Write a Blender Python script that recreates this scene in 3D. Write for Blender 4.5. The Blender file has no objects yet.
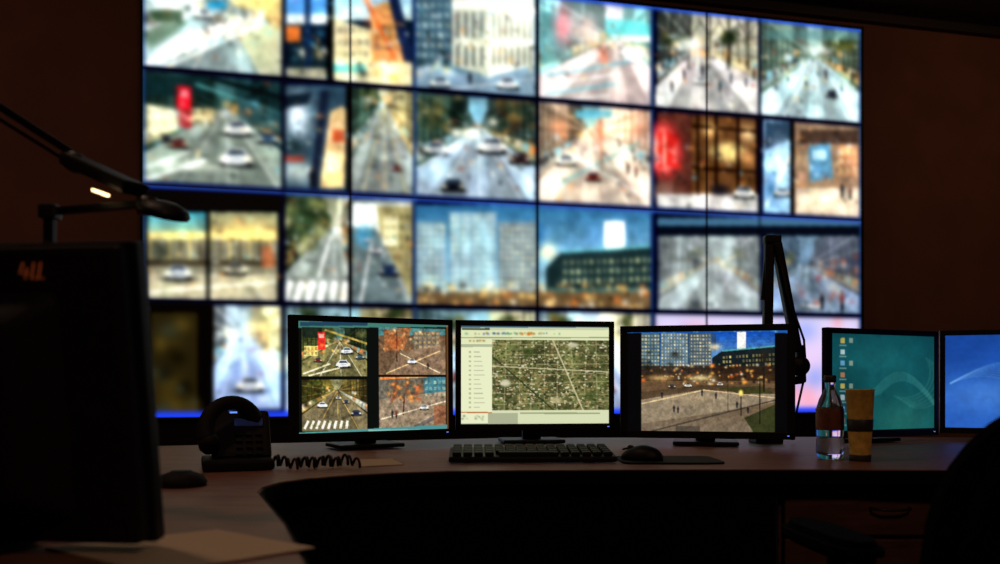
import bpy, bmesh, math
import numpy as np
from mathutils import Vector, Matrix
rng = np.random.RandomState(7)
scene = bpy.context.scene
try:
    scene.view_settings.view_transform = 'Standard'
    scene.view_settings.look = 'None'
except Exception: pass

CAMZ, F, HY = 0.94, 850.0, 385.0
DESK = 0.75
def W(x, y, d):           # survey helper: measured direction + distance -> metres
    return Vector(((x-500)/F*d, d, CAMZ-(y-HY)/F*d))

# ------------------------------------------------------------------ materials
def mat(name, col, rough=0.5, metal=0.0, spec=0.5, noise=0.0, nscale=30, bump=0.0, emit=None, estr=0.0, trans=0.0, stretch=None):
    m = bpy.data.materials.new(name); m.use_nodes = True
    nt = m.node_tree; b = nt.nodes['Principled BSDF']
    b.inputs['Base Color'].default_value = (*col, 1)
    b.inputs['Roughness'].default_value = rough
    b.inputs['Metallic'].default_value = metal
    b.inputs['Specular IOR Level'].default_value = spec
    if trans: b.inputs['Transmission Weight'].default_value = trans
    if emit:
        b.inputs['Emission Color'].default_value = (*emit, 1)
        b.inputs['Emission Strength'].default_value = estr
    if noise or bump:
        tc = nt.nodes.new('ShaderNodeTexCoord')
        mp = nt.nodes.new('ShaderNodeMapping')
        if stretch: mp.inputs['Scale'].default_value = stretch
        n = nt.nodes.new('ShaderNodeTexNoise'); n.inputs['Scale'].default_value = nscale
        n.inputs['Detail'].default_value = 5
        nt.links.new(tc.outputs['Object'], mp.inputs['Vector'])
        nt.links.new(mp.outputs['Vector'], n.inputs['Vector'])
        if noise:
            r = nt.nodes.new('ShaderNodeValToRGB')
            r.color_ramp.elements[0].position = 0.3; r.color_ramp.elements[1].position = 0.7
            r.color_ramp.elements[0].color = (*[c*(1-noise) for c in col], 1)
            r.color_ramp.elements[1].color = (*[min(1, c*(1+noise)) for c in col], 1)
            nt.links.new(n.outputs['Fac'], r.inputs['Fac'])
            nt.links.new(r.outputs['Color'], b.inputs['Base Color'])
        if bump:
            bp = nt.nodes.new('ShaderNodeBump'); bp.inputs['Strength'].default_value = bump
            bp.inputs['Distance'].default_value = 0.004
            nt.links.new(n.outputs['Fac'], bp.inputs['Height'])
            nt.links.new(bp.outputs['Normal'], b.inputs['Normal'])
    return m

M_wall = mat('wall_paint', (0.19, 0.082, 0.048), 0.85, noise=0.12, nscale=3, bump=0.15)
M_ceil = mat('ceiling_tiles', (0.05, 0.03, 0.025), 0.9, noise=0.2, nscale=8)
M_floor = mat('carpet', (0.03, 0.026, 0.028), 0.95, noise=0.4, nscale=120, bump=0.4)
M_trim = mat('dark_trim', (0.02, 0.015, 0.014), 0.6, noise=0.1)
M_desk = mat('desk_laminate', (0.23, 0.098, 0.058), 0.48, spec=0.22, noise=0.35, nscale=14, stretch=(1, 5, 1))
M_panel = mat('desk_black_panel', (0.003, 0.0026, 0.0026), 0.85, spec=0.1, noise=0.2)
M_ped = mat('cherry_laminate', (0.105, 0.042, 0.028), 0.55, spec=0.25, noise=0.35, nscale=9, stretch=(1, 1, 7))
M_blk = mat('black_plastic', (0.005, 0.005, 0.006), 0.5, spec=0.25, noise=0.2, nscale=60)
M_blk2 = mat('matte_black_plastic', (0.008, 0.0065, 0.0065), 0.7, spec=0.2, noise=0.3, nscale=90)
M_key = mat('key_plastic', (0.010, 0.010, 0.011), 0.55, spec=0.3, noise=0.2)
M_metal = mat('dark_metal', (0.02, 0.02, 0.022), 0.45, metal=0.4, noise=0.1)
M_fab = mat('chair_fabric', (0.003, 0.0026, 0.003), 0.95, spec=0.05, noise=0.4, nscale=150, bump=0.3)
M_paper = mat('paper', (0.60, 0.48, 0.34), 0.9, spec=0.1, noise=0.06, nscale=5)
M_pet = mat('clear_pet', (0.85, 0.9, 0.92), 0.08, trans=0.93, spec=0.5)
M_pet.node_tree.nodes['Principled BSDF'].inputs['IOR'].default_value = 1.2
M_lab = mat('bottle_label', (0.16, 0.045, 0.02), 0.5, noise=0.5, nscale=40)
M_cap = mat('bottle_cap', (0.03, 0.03, 0.035), 0.5, noise=0.1)
M_gold = mat('cup_yellow', (0.80, 0.52, 0.11), 0.5, noise=0.25, nscale=50)
M_led = mat('lamp_led', (1, 0.8, 0.5), 0.5, emit=(1.0, 0.66, 0.30), estr=4)
M_led2 = mat('indicator_blue', (0.1, 0.2, 1), 0.5, emit=(0.15, 0.3, 1), estr=1.2)
M_lcd = mat('phone_lcd', (0.03, 0.04, 0.08), 0.3, emit=(0.08, 0.12, 0.4), estr=0.04)
M_mark = mat('orange_mark_glow', (0.5, 0.10, 0.03), 0.6, noise=0.2, emit=(0.8, 0.16, 0.04), estr=0.07)  # orange reflection-like lettering; its faint glow is put into the material

def screen_mat(name, strength=1.0):
    m = bpy.data.materials.new(name); m.use_nodes = True
    nt = m.node_tree; b = nt.nodes['Principled BSDF']
    a = nt.nodes.new('ShaderNodeAttribute'); a.attribute_name = 'Pixels'
    b.inputs['Base Color'].default_value = (0.003, 0.003, 0.004, 1)
    b.inputs['Roughness'].default_value = 0.5
    b.inputs['Specular IOR Level'].default_value = 0.2
    nt.links.new(a.outputs['Color'], b.inputs['Emission Color'])
    b.inputs['Emission Strength'].default_value = strength
    return m
M_screen = screen_mat('lcd_screen')

# ------------------------------------------------------------------ mesh helpers
def empty(name, loc=(0, 0, 0), rot=(0, 0, 0)):
    e = bpy.data.objects.new(name, None); e.empty_display_size = 0.05
    e.location = loc; e.rotation_euler = rot
    scene.collection.objects.link(e); return e
def addobj(name, me, m=None, parent=None, loc=(0, 0, 0), rot=(0, 0, 0), smooth=False):
    o = bpy.data.objects.new(name, me)
    if m: me.materials.append(m)
    o.location = loc; o.rotation_euler = rot
    if parent: o.parent = parent
    scene.collection.objects.link(o)
    if smooth:
        for p in me.polygons: p.use_smooth = True
    return o
def box(name, loc, size, m, parent=None, rot=(0, 0, 0), bev=0.0, seg=2, taper=None):
    bm = bmesh.new(); bmesh.ops.create_cube(bm, size=1)
    for v in bm.verts:
        v.co = Vector((v.co.x*size[0], v.co.y*size[1], v.co.z*size[2]))
        if taper and v.co.y > 0: v.co.x *= taper[0]; v.co.z *= taper[1]
    if bev: bmesh.ops.bevel(bm, geom=list(bm.edges), offset=bev, segments=seg, affect='EDGES', profile=0.6)
    me = bpy.data.meshes.new(name); bm.to_mesh(me); bm.free()
    return addobj(name, me, m, parent, loc, rot)
def prism(name, pts, z0, z1, m, parent=None, bev=0.0):
    bm = bmesh.new()
    f = bm.faces.new([bm.verts.new((p[0], p[1], z0)) for p in pts])
    r = bmesh.ops.extrude_face_region(bm, geom=[f])
    for v in r['geom']:
        if isinstance(v, bmesh.types.BMVert): v.co.z = z1
    bmesh.ops.recalc_face_normals(bm, faces=list(bm.faces))
    if bev:
        es = [e for e in bm.edges if abs(e.verts[0].co.z-e.verts[1].co.z) < 1e-6]
        bmesh.ops.bevel(bm, geom=es, offset=bev, segments=2, affect='EDGES')
    me = bpy.data.meshes.new(name); bm.to_mesh(me); bm.free()
    return addobj(name, me, m, parent)
def tube(name, pts, r, m, parent=None, n=12, caps=True):
    pts = [Vector(p) for p in pts]
    if not hasattr(r, '__len__'): r = [r]*len(pts)
    vs = []; fs = []
    up = None
    for i, p in enumerate(pts):
        t = (pts[min(i+1, len(pts)-1)]-pts[max(i-1, 0)]).normalized()
        if up is None:
            up = t.orthogonal().normalized()
        up = (up - t*up.dot(t)).normalized(); s = t.cross(up)
        for k in range(n):
            a = 2*math.pi*k/n
            vs.append(p+(up*math.cos(a)+s*math.sin(a))*r[i])
    for i in range(len(pts)-1):
        for k in range(n):
            fs.append((i*n+k, i*n+(k+1) % n, (i+1)*n+(k+1) % n, (i+1)*n+k))
    if caps:
        fs.append(tuple(range(n))[::-1]); fs.append(tuple((len(pts)-1)*n+k for k in range(n)))
    me = bpy.data.meshes.new(name); me.from_pydata([tuple(v) for v in vs], [], fs); me.update()
    return addobj(name, me, m, parent, smooth=True)
def lathe(name, prof, m, parent=None, loc=(0, 0, 0), n=40, rot=(0, 0, 0)):
    vs = []; fs = []
    for (r, z) in prof:
        for k in range(n):
            a = 2*math.pi*k/n; vs.append((r*math.cos(a), r*math.sin(a), z))
    for i in range(len(prof)-1):
        for k in range(n):
            fs.append((i*n+k, i*n+(k+1) % n, (i+1)*n+(k+1) % n, (i+1)*n+k))
    me = bpy.data.meshes.new(name); me.from_pydata(vs, [], fs); me.update()
    return addobj(name, me, m, parent, loc, rot, smooth=True)
def bar(name, a, b, w, t, m, parent=None, bev=0.002):
    """rectangular bar from a to b"""
    a = Vector(a); b = Vector(b); d = b-a
    q = d.to_track_quat('Z', 'Y')
    o = box(name, (a+b)/2, (w, t, d.length), m, parent, bev=bev)
    o.rotation_euler = q.to_euler(); return o
def slab(name, outline, thick, m, parent=None, loc=(0, 0, 0), rot=(0, 0, 0), bev=0.01, curve=0.0):
    """outline in local XZ, extruded along Y, pillow-bevelled, optional curve"""
    bm = bmesh.new()
    f = bm.faces.new([bm.verts.new((p[0], -thick/2, p[1])) for p in outline])
    r = bmesh.ops.extrude_face_region(bm, geom=[f])
    for v in r['geom']:
        if isinstance(v, bmesh.types.BMVert): v.co.y = thick/2
    bmesh.ops.recalc_face_normals(bm, faces=list(bm.faces))
    es = [e for e in bm.edges if abs(e.verts[0].co.y-e.verts[1].co.y) < 1e-6]
    bmesh.ops.bevel(bm, geom=es, offset=bev, segments=4, affect='EDGES')
    for v in bm.verts: v.co.y += curve*v.co.x**2
    me = bpy.data.meshes.new(name); bm.to_mesh(me); bm.free()
    return addobj(name, me, m, parent, loc, rot, smooth=False)
def superel(w, h, e=4, n=40, cx=0, cz=0):
    out = []
    for k in range(n):
        a = 2*math.pi*k/n; c, s = math.cos(a), math.sin(a)
        out.append((cx+w/2*math.copysign(abs(c)**(2/e), c), cz+h/2*math.copysign(abs(s)**(2/e), s)))
    return out

# ------------------------------------------------------------------ picture painting (procedural screen contents)
def plane_map(O, ex, w, h):
    def f(x, y):
        u = (x-500)/F
        s = (u*O[1]-O[0])/(w*(ex[0]-u*ex[1]))
        dep = O[1]+ex[1]*s*w
        z = CAMZ-(y-HY)/F*dep
        return s, (O[2]-z)/h
    return f
class Canvas:
    def __init__(s, w, h, fmap, ref):
        s.w, s.h, s.f = w, h, fmap
        s.a = np.zeros((h, w, 3)); s.clip = (0, 0, w, h); s.k = ref; s.spice = False
    def m(s, x, y):
        u, v = s.f(x, y); return u*s.w, v*s.h
    def setclip(s, u0, v0, u1, v1):
        s.clip = (max(0, int(u0*s.w)), max(0, int(v0*s.h)), min(s.w, int(u1*s.w)), min(s.h, int(v1*s.h)))
    def noclip(s): s.clip = (0, 0, s.w, s.h)
    def subclip(s, x0, y0, x1, y1):
        a = s.m(x0, y0); b = s.m(x1, y1)
        s.clip = (max(0, int(a[0])), max(0, int(a[1])), min(s.w, int(b[0])), min(s.h, int(b[1])))
    def bb(s, pts, pad=1):
        xs = [p[0] for p in pts]; ys = [p[1] for p in pts]
        x0 = max(s.clip[0], int(min(xs)-pad)); x1 = min(s.clip[2], int(max(xs)+pad)+1)
        y0 = max(s.clip[1], int(min(ys)-pad)); y1 = min(s.clip[3], int(max(ys)+pad)+1)
        return x0, y0, x1, y1
    def poly(s, pts, col, al=1.0):
        P = [s.m(*p) for p in pts]
        x0, y0, x1, y1 = s.bb(P)
        if x1 <= x0 or y1 <= y0: return
        X, Y = np.meshgrid(np.arange(x0, x1)+.5, np.arange(y0, y1)+.5)
        ins = np.zeros(X.shape, bool); n = len(P)
        for i in range(n):
            ax, ay = P[i]; bx, by = P[(i+1) % n]
            if ay == by: continue
            c = ((ay > Y) != (by > Y)) & (X < (bx-ax)*(Y-ay)/(by-ay)+ax)
            ins ^= c
        c = np.array(col)/255.
        R = s.a[y0:y1, x0:x1]; R[ins] = R[ins]*(1-al)+c*al
    def rect(s, x0, y0, x1, y1, col, al=1.0):
        s.poly([(x0, y0), (x1, y0), (x1, y1), (x0, y1)], col, al)
    def grad(s, x0, y0, x1, y1, c0, c1, al=1.0, n=14):
        for i in range(n):
            t = i/(n-1); c = [c0[j]*(1-t)+c1[j]*t for j in range(3)]
            s.rect(x0, y0+(y1-y0)*i/n, x1, y0+(y1-y0)*(i+1)/n+.3, c, al)
    def line(s, a, b, wd, col, al=1.0):
        dx, dy = b[0]-a[0], b[1]-a[1]; L = math.hypot(dx, dy) or 1
        nx, ny = -dy/L*wd/2, dx/L*wd/2
        s.poly([(a[0]+nx, a[1]+ny), (b[0]+nx, b[1]+ny), (b[0]-nx, b[1]-ny), (a[0]-nx, a[1]-ny)], col, al)
    def blob(s, x, y, rx, ry, col, al=1.0, hard=2):
        cx, cy = s.m(x, y); s.blobpx(cx, cy, rx*s.k, ry*s.k, col, al, hard)
    def blobpx(s, cx, cy, rx, ry, col, al=1.0, hard=2):
        x0, y0, x1, y1 = s.bb([(cx-rx*2.2, cy-ry*2.2), (cx+rx*2.2, cy+ry*2.2)])
        if x1 <= x0 or y1 <= y0: return
        X, Y = np.meshgrid(np.arange(x0, x1)+.5, np.arange(y0, y1)+.5)
        d = ((X-cx)/rx)**2+((Y-cy)/ry)**2
        g = (np.exp(-d**(hard/2))*al)[..., None]
        s.a[y0:y1, x0:x1] = s.a[y0:y1, x0:x1]*(1-g)+np.array(col)/255.*g
    def noise(s, scale, amp, chroma=0.07, seed=0):
        x0, y0, x1, y1 = s.clip; r = np.random.RandomState(seed)
        w, h = x1-x0, y1-y0
        if w < 2 or h < 2: return
        if s.spice:      # small street detail: signs, lamps, people, shop lights, windows
            cols = [(255, 250, 228), (255, 206, 120), (250, 160, 80), (110, 190, 215), (24, 28, 32), (40, 44, 46), (226, 236, 238), (150, 70, 50), (30, 34, 36), (200, 226, 226)]
            for i in range(int(w*h/330)):
                c = cols[r.randint(len(cols))]; px = r.uniform(x0, x1); py = y0+h*np.clip(r.normal(.50, .24), 0, 1); q = r.uniform(.8, 2.6)*s.k
                if r.rand() < .45:
                    q2 = q*r.uniform(.8, 2.4)
                    a0, b0, a1, b1 = int(max(x0, px-q*.6)), int(max(y0, py-q2*.6)), int(min(x1, px+q*.6)), int(min(y1, py+q2*.6))
                    if a1 > a0 and b1 > b0: s.a[b0:b1, a0:a1] = s.a[b0:b1, a0:a1]*.5+np.array(c)/255.*.5
                else: s.blobpx(px, py, q*r.uniform(.7, 1.7), q*.8, c, r.uniform(.35, .75))
        tot = np.zeros((h, w, 3)); sc = scale*s.k; am = 1.0
        for o in range(3):
            gw, gh = int(w/sc)+3, int(h/sc)+3
            g = r.randn(gh, gw, 1)*(1-chroma)+r.randn(gh, gw, 3)*chroma
            yy = np.arange(h)/sc; xx = np.arange(w)/sc
            yi = yy.astype(int); xi = xx.astype(int); fy = (yy-yi)[:, None, None]; fx = (xx-xi)[None, :, None]
            v = (g[yi][:, xi]*(1-fy)*(1-fx)+g[yi+1][:, xi]*fy*(1-fx)+g[yi][:, xi+1]*(1-fy)*fx+g[yi+1][:, xi+1]*fy*fx)
            tot += v*am; am *= .75; sc = max(1.0, sc/2.1)
        s.a[y0:y1, x0:x1] *= np.clip(1+tot*amp*.7, .15, 2.2)
    def windows(s, x0, y0, x1, y1, nx, ny, col, al=.7, fill=.6, prob=1.0, seed=0, sl0=0, sl1=0):
        r = np.random.RandomState(seed)
        for i in range(nx):
            for j in range(ny):
                if r.rand() > prob: continue
                xa = x0+(x1-x0)*(i+.5-fill/2)/nx; xb = x0+(x1-x0)*(i+.5+fill/2)/nx
                t = (i+.5)/nx; off = sl0+(sl1-sl0)*t
                ya = y0+off+(y1-y0)*(j+.25)/ny; yb = ya+(y1-y0)*.55/ny
                s.rect(xa, ya, xb, yb, col, al*(.3+.7*r.rand()))
    def dots(s, x0, y0, x1, y1, n, cols, r0, r1, al=.8, seed=0):
        r = np.random.RandomState(seed)
        for i in range(n):
            c = cols[r.randint(len(cols))]
            q = r.uniform(r0, r1)
            s.blob(r.uniform(x0, x1), r.uniform(y0, y1), q*r.uniform(.7, 1.4), q, c, al*r.uniform(.5, 1))
    def car(s, x, y, q, col=(240, 244, 248), lights=True):
        q *= .9; dk = [c*.62 for c in col]
        s.blob(x, y+q*.52, q*1.2, q*.2, (20, 22, 26), .8, 4)
        s.poly([(x-q*.95, y-q*.02), (x-q*.8, y-q*.14), (x+q*.8, y-q*.14), (x+q*.98, y-q*.0), (x+q*.98, y+q*.42), (x-q*.95, y+q*.42)], col)
        s.poly([(x-q*.72, y-q*.1), (x-q*.48, y-q*.52), (x+q*.48, y-q*.52), (x+q*.72, y-q*.1)], col)
        s.poly([(x-q*.6, y-q*.1), (x-q*.42, y-q*.44), (x+q*.42, y-q*.44), (x+q*.6, y-q*.1)], (44, 54, 66), .92)
        s.rect(x-q*.5, y+q*.08, x+q*.5, y+q*.26, dk, .8)
        for k in (-1, 1):
            s.rect(x+k*q*.8-q*.14, y+q*.34, x+k*q*.8+q*.14, y+q*.6, (18, 18, 20))
            if lights: s.blob(x+k*q*.74, y+q*.12, q*.2, q*.13, (255, 246, 210), 1, 2)
    def person(s, x, y, h, col=(26, 28, 36)):
        s.blob(x, y-h*.9, h*.1, h*.12, (110, 84, 70), .9, 4); s.blob(x, y-h*.6, h*.17, h*.24, col, .95, 4); s.blob(x, y-h*.22, h*.11, h*.26, (22, 24, 30), .95, 4)
    def blur(s, sig):
        rad = int(sig*3)+1; k = np.exp(-np.arange(-rad, rad+1)**2/(2*sig*sig)); k /= k.sum()
        p = np.pad(s.a, ((rad, rad), (rad, rad), (0, 0)), mode='edge')
        t = sum(k[i]*p[i:i+s.h] for i in range(2*rad+1))
        s.a = sum(k[i]*t[:, i:i+s.w] for i in range(2*rad+1))
def street(C, x0, y0, x1, y1, vx, vy, sky, lb, rb, road, seed, lanes=(240, 240, 230), n=3, trees=4, cars=3, zebra=False, dk=1.0):
    """perspective street view: sky, two receding facades with floors, lit shop fronts, pavements, road, cars"""
    w, h = x1-x0, y1-y0; r = np.random.RandomState(seed)
    def tint(c, a): return [min(255, v*a) for v in c]
    C.grad(x0, y0-6, x1, vy+3, tint(sky, .75), tint(sky, 1.1))
    for side, ex, col in ((-1, x0-2, lb), (1, x1+2, rb)):
        nx = vx+side*w*.03
        C.poly([(ex, y0-10), (vx+side*w*.2, y0-10), (vx+side*w*.15, y0+(vy-y0)*.45), (vx+side*w*.06, y0+(vy-y0)*.55), (nx, vy-h*.03), (nx, vy), (ex, y0+h*.72)], col)
        for k in range(3):                         # separate building volumes
            t0, t1 = k/3.2, (k+.9)/3.2
            f = r.choice([.55, .75, 1.1, 1.25])
            C.poly([(ex+(nx-ex)*t0, y0-8), (ex+(nx-ex)*t1, y0-8+(vy-y0)*t1*.4), (ex+(nx-ex)*t1, y0+h*.72+(vy-y0-h*.72)*t1), (ex+(nx-ex)*t0, y0+h*.72+(vy-y0-h*.72)*t0)], tint(col, f), .85)
        for j in range(6):                         # floors
            ya = y0-h*.10+h*.11*j
            C.line((ex, ya), (vx, vy), h*.014, tint(col, .4 if j % 2 else 1.6), .6)
        for t in (.08, .2, .31, .42, .52, .62, .71):  # bays
            px = ex+(nx-ex)*t
            C.line((px, y0-5+(vy-y0)*t), (px, vy+h*.18*(1-t)), w*.018*(1.1-t), tint(col, .35), .65)
        ya, yb = y0+h*.50, y0+h*.66                # lit shop fronts
        C.poly([(ex, ya), (nx, vy-h*.01), (nx, vy), (ex, yb)], [(250, 226, 160), (215, 232, 232), (250, 206, 130)][r.randint(3)], .5)
        for t in (.06, .16, .28, .4, .5, .6):
            px = ex+(nx-ex)*t; C.blob(px, ya+(vy-ya)*t+h*.05*(1-t), w*.03*(1.1-t), h*.04*(1.1-t), [(255, 250, 225), (30, 28, 28), (236, 120, 50), (120, 205, 230), (40, 36, 36)][r.randint(5)], .85)
    C.poly([(vx-w*.035, vy), (vx+w*.035, vy), (x1+3, y0+h*.72), (x1+5, y1+9), (x0-5, y1+9), (x0-3, y0+h*.72)], tint(road, 1.2))
    C.poly([(vx-w*.02, vy), (vx+w*.02, vy), (x1-w*.02, y1+9), (x0+w*.02, y1+9)], tint(road, .92))
    C.poly([(vx-w*.01, vy), (vx+w*.005, vy), (vx+w*.12, y1+9), (vx-w*.10, y1+9)], tint(road, 1.15), .7)
    for k in (-.36, .02, .38): C.line((vx, vy), (vx+k*w, y1+4), h*.016, lanes, .5)
    for i in range(trees):
        side = -1 if r.rand() < .5 else 1; t = r.uniform(.3, .8); px = vx+side*w*.42*t; py = vy-h*.1*t
        C.line((px, py), (px, vy+h*.2*t), w*.012, (26, 24, 20), .8)
        for q in range(5): C.blob(px+r.uniform(-1, 1)*w*.05, py-h*.06+r.uniform(-1, 1)*h*.05, w*.04*t+1, h*.04*t+1, [(30*dk, 44*dk, 28*dk), (60, 72, 44), (110, 110, 60)][r.randint(3)], .7)
    C.dots(vx-w*.3, vy-h*.06, vx+w*.3, vy+h*.05, 14, [(255, 250, 225), (255, 190, 100), (255, 170, 80), (220, 245, 255), (30, 34, 36)], h*.012, h*.035, .9, seed+1)
    for i in range(cars):
        t = r.uniform(.25, .8); px = vx+r.uniform(-.35, .35)*w*t; py = vy+(y1-vy)*t*.9
        C.car(px, py, w*.085*(t+.25), [(240, 242, 238), (48, 52, 62), (205, 212, 218), (120, 40, 34)][r.randint(4)])

def bake(C, name, w, h, parent, nx, ny, y=0.0, gain=1.0):
    """grid in local XZ, x 0..w, z 0..-h, colours stored per vertex"""
    gx, gy = np.meshgrid(np.linspace(0, 1, nx), np.linspace(0, 1, ny))
    co = np.stack([gx*w, np.full_like(gx, y), -gy*h], -1).reshape(-1, 3)
    i = np.arange(nx*ny).reshape(ny, nx)
    faces = np.stack([i[:-1, :-1], i[1:, :-1], i[1:, 1:], i[:-1, 1:]], -1).reshape(-1, 4)
    me = bpy.data.meshes.new(name)
    me.vertices.add(nx*ny); me.vertices.foreach_set('co', co.ravel())
    me.loops.add(faces.size); me.loops.foreach_set('vertex_index', faces.ravel().astype(np.int32))
    me.polygons.add(len(faces)); me.polygons.foreach_set('loop_start', np.arange(0, faces.size, 4, dtype=np.int32))
    me.update(calc_edges=True); me.validate()
    sx = np.clip(gx*C.w-.5, 0, C.w-1.001); sy = np.clip(gy*C.h-.5, 0, C.h-1.001)
    xi = sx.astype(int); yi = sy.astype(int); fx = (sx-xi)[..., None]; fy = (sy-yi)[..., None]
    xj = np.minimum(xi+1, C.w-1); yj = np.minimum(yi+1, C.h-1)
    c = C.a[yi, xi]*(1-fx)*(1-fy)+C.a[yi, xj]*fx*(1-fy)+C.a[yj, xi]*(1-fx)*fy+C.a[yj, xj]*fx*fy
    c = np.clip(c*gain, 0, 1); lin = np.where(c <= .04045, c/12.92, ((c+.055)/1.055)**2.4)
    at = me.color_attributes.new(name='Pixels', type='FLOAT_COLOR', domain='POINT')
    at.data.foreach_set('color', np.concatenate([lin, np.ones(lin.shape[:2]+(1,))], -1).astype(np.float32).ravel())
    return addobj(name, me, M_screen, parent)

# ------------------------------------------------------------------ room
PL = Vector((-2.1, 5.0, 0)); EX = Vector((4.69, 1.1, 0)); VW = EX.length; EX = EX/VW
EN = Vector((EX.y, -EX.x, 0)); ANG = math.atan2(EX.y, EX.x)
VTOP, VH = 3.49, 2.74
def R(s, n, z=0): return PL+EX*s+EN*n+Vector((0, 0, z))
CE = 3.68
S0, S1, N0, N1 = -2.7, 7.8, -0.16, 8.0
def rbox(name, s0, s1, n0, n1, z0, z1, m, parent=None, bev=0):
    c = R((s0+s1)/2, (n0+n1)/2, (z0+z1)/2)
    return box(name, c, (s1-s0, abs(n1-n0), z1-z0), m, parent, rot=(0, 0, ANG), bev=bev)
rbox('floor', S0, S1, N0, N1, -0.1, 0, M_floor)
rbox('ceiling', S0, S1, N0, N1, CE, CE+.1, M_ceil)
rbox('wall_back', S0, S1, N0-.1, N0, 0, CE, M_wall)
rbox('wall_front', S0, S1, N1, N1+.1, 0, CE, M_wall)
rbox('wall_left', S0-.1, S0, N0, N1, 0, CE, M_wall)
rbox('wall_right', S1, S1+.1, N0, N1, 0, CE, M_wall)
rbox('baseboard_back', S0, S1, N0, N0+.015, 0, .1, M_trim)
rbox('trim_1', S0, S1, N0, N0+.06, CE-.07, CE, M_trim, bev=.01)

# ------------------------------------------------------------------ video wall
vw = empty('video_wall', R(0, 0, VTOP), (0, 0, ANG))
fm = plane_map((PL.x, PL.y, VTOP), (EX.x, EX.y), VW, VH)
C = Canvas(1080, 614, fm, 1.5); C.spice = True
C.a[:] = np.array((10, 14, 40))/255.
def tile(c0, r0, c1=None, r1=None, mg=.0022):
    c1 = c0+1 if c1 is None else c1; r1 = r0+1 if r1 is None else r1
    C.setclip(c0/6+mg, r0/4+.006, c1/6-mg, r1/4-.005)
K = (14, 16, 18)
WH = (248, 250, 246)
# --- row 0
tile(0, 0)
street(C, 143, -45, 283, 74, 238, -4, (170, 205, 215), (225, 238, 232), (222, 200, 120), (140, 156, 156), 11, cars=0, trees=1)
C.poly([(143, -48), (205, -48), (205, 0), (143, 12)], (222, 240, 240), .85); C.poly([(204, -48), (283, -48), (283, 22), (236, 6)], (228, 214, 150), .8)
for k in range(5): C.line((204, -40+k*9), (283, -36+k*14), 1.6, (150, 130, 80), .5)
C.rect(208, 0, 226, 9, (50, 160, 200), .9); C.rect(150, 10, 182, 22, (70, 96, 70), .85); C.poly([(225, 12), (283, 30), (283, 80), (262, 80)], (196, 196, 168), .9)
for i in range(9): C.line((143+i*14, 68-i*5.0), (182+i*10, 36-i*3.2), 5.5, (252, 250, 240), .95)
C.line((150, 74), (262, 24), 3.5, WH, .85); C.poly([(143, 34), (165, 22), (190, 22), (150, 50)], (86, 116, 84), .6)
C.car(204, 14, 9); C.noise(12, .12, seed=1)
tile(1, 0)
C.rect(284, -40, 415, 90, (24, 38, 54)); C.rect(286, -40, 327, 14, (96, 165, 215)); C.rect(286, 14, 327, 24, (236, 244, 244)); C.rect(286, 26, 300, 42, (210, 120, 60))
C.rect(290, 44, 326, 80, (30, 46, 54)); C.dots(290, 30, 326, 78, 14, [(250, 220, 150), (90, 170, 200), (235, 245, 245)], 2, 4, .9, 2); C.rect(305, -40, 311, 80, (30, 50, 80), .9); C.rect(286, 68, 326, 84, (196, 190, 160), .8)
C.grad(334, -40, 412, 20, (90, 170, 220), (215, 232, 228)); C.poly([(334, 18), (372, 30), (372, 66), (334, 66)], (236, 226, 186)); C.windows(336, 24, 370, 60, 5, 3, (90, 96, 96), .7, seed=8)
C.poly([(370, 8), (392, 0), (404, 60), (404, 66), (372, 66)], (222, 170, 105)); C.windows(374, 12, 400, 62, 4, 5, (120, 80, 50), .7, seed=15); C.poly([(384, -20), (392, -30), (412, 50), (412, 86), (405, 66)], (34, 48, 80)); C.line((352, -30), (398, 66), 3.5, (206, 104, 54), .9)
C.rect(334, 62, 412, 86, (230, 222, 184)); C.rect(334, 64, 366, 72, (80, 190, 200), .8); C.dots(340, 60, 404, 80, 10, [(30, 36, 40), (250, 160, 70), WH], 2, 4, .9, 5)
C.rect(327, -40, 334, 90, K); C.noise(9, .14, seed=2)
tile(2, 0)
C.rect(412, -40, 541, 100, (92, 130, 145)); C.poly([(412, -40), (452, -40), (452, 62), (412, 70)], (70, 98, 112)); C.windows(414, -20, 451, 60, 5, 8, (195, 218, 220), .8, seed=3)
C.poly([(452, -20), (488, -30), (488, 76), (452, 66)], (204, 206, 192)); C.poly([(488, -30), (534, -14), (534, 66), (488, 76)], (242, 242, 228))
C.poly([(452, 2), (488, -3), (536, 8), (536, 14), (488, 5), (452, 9)], (252, 250, 240)); C.poly([(450, -30), (488, -40), (540, -26), (540, -16), (488, -28), (450, -18)], (112, 120, 112))
for i in range(4): C.rect(456+i*8, 12, 459.5+i*8, 38, (80, 90, 92), .8); C.rect(456+i*8, 46, 459.5+i*8, 66, (66, 72, 72), .8)
for i in range(7): C.rect(492+i*6.2, 12+i*.8, 494.6+i*6.2, 40, (120, 126, 120), .8); C.rect(492+i*6.2, 46, 494.6+i*6.2, 66, (96, 100, 94), .8)
C.poly([(412, 66), (488, 76), (541, 66), (541, 100), (412, 100)], (134, 160, 176)); C.line((412, 94), (541, 78), 2, (225, 232, 235), .7)
C.dots(414, 60, 452, 74, 12, [(30, 44, 46), (245, 230, 170), (225, 240, 245)], 2, 5, .9, 4); C.car(508, 83, 12); C.car(440, 82, 11, (190, 205, 212)); C.person(470, 84, 12)
C.noise(9, .1, seed=3)
tile(3, 0)
street(C, 540, 0, 657, 105, 616, 40, (240, 235, 232), (140, 185, 185), (150, 205, 200), (190, 178, 174), 14, trees=1, cars=1)
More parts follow.
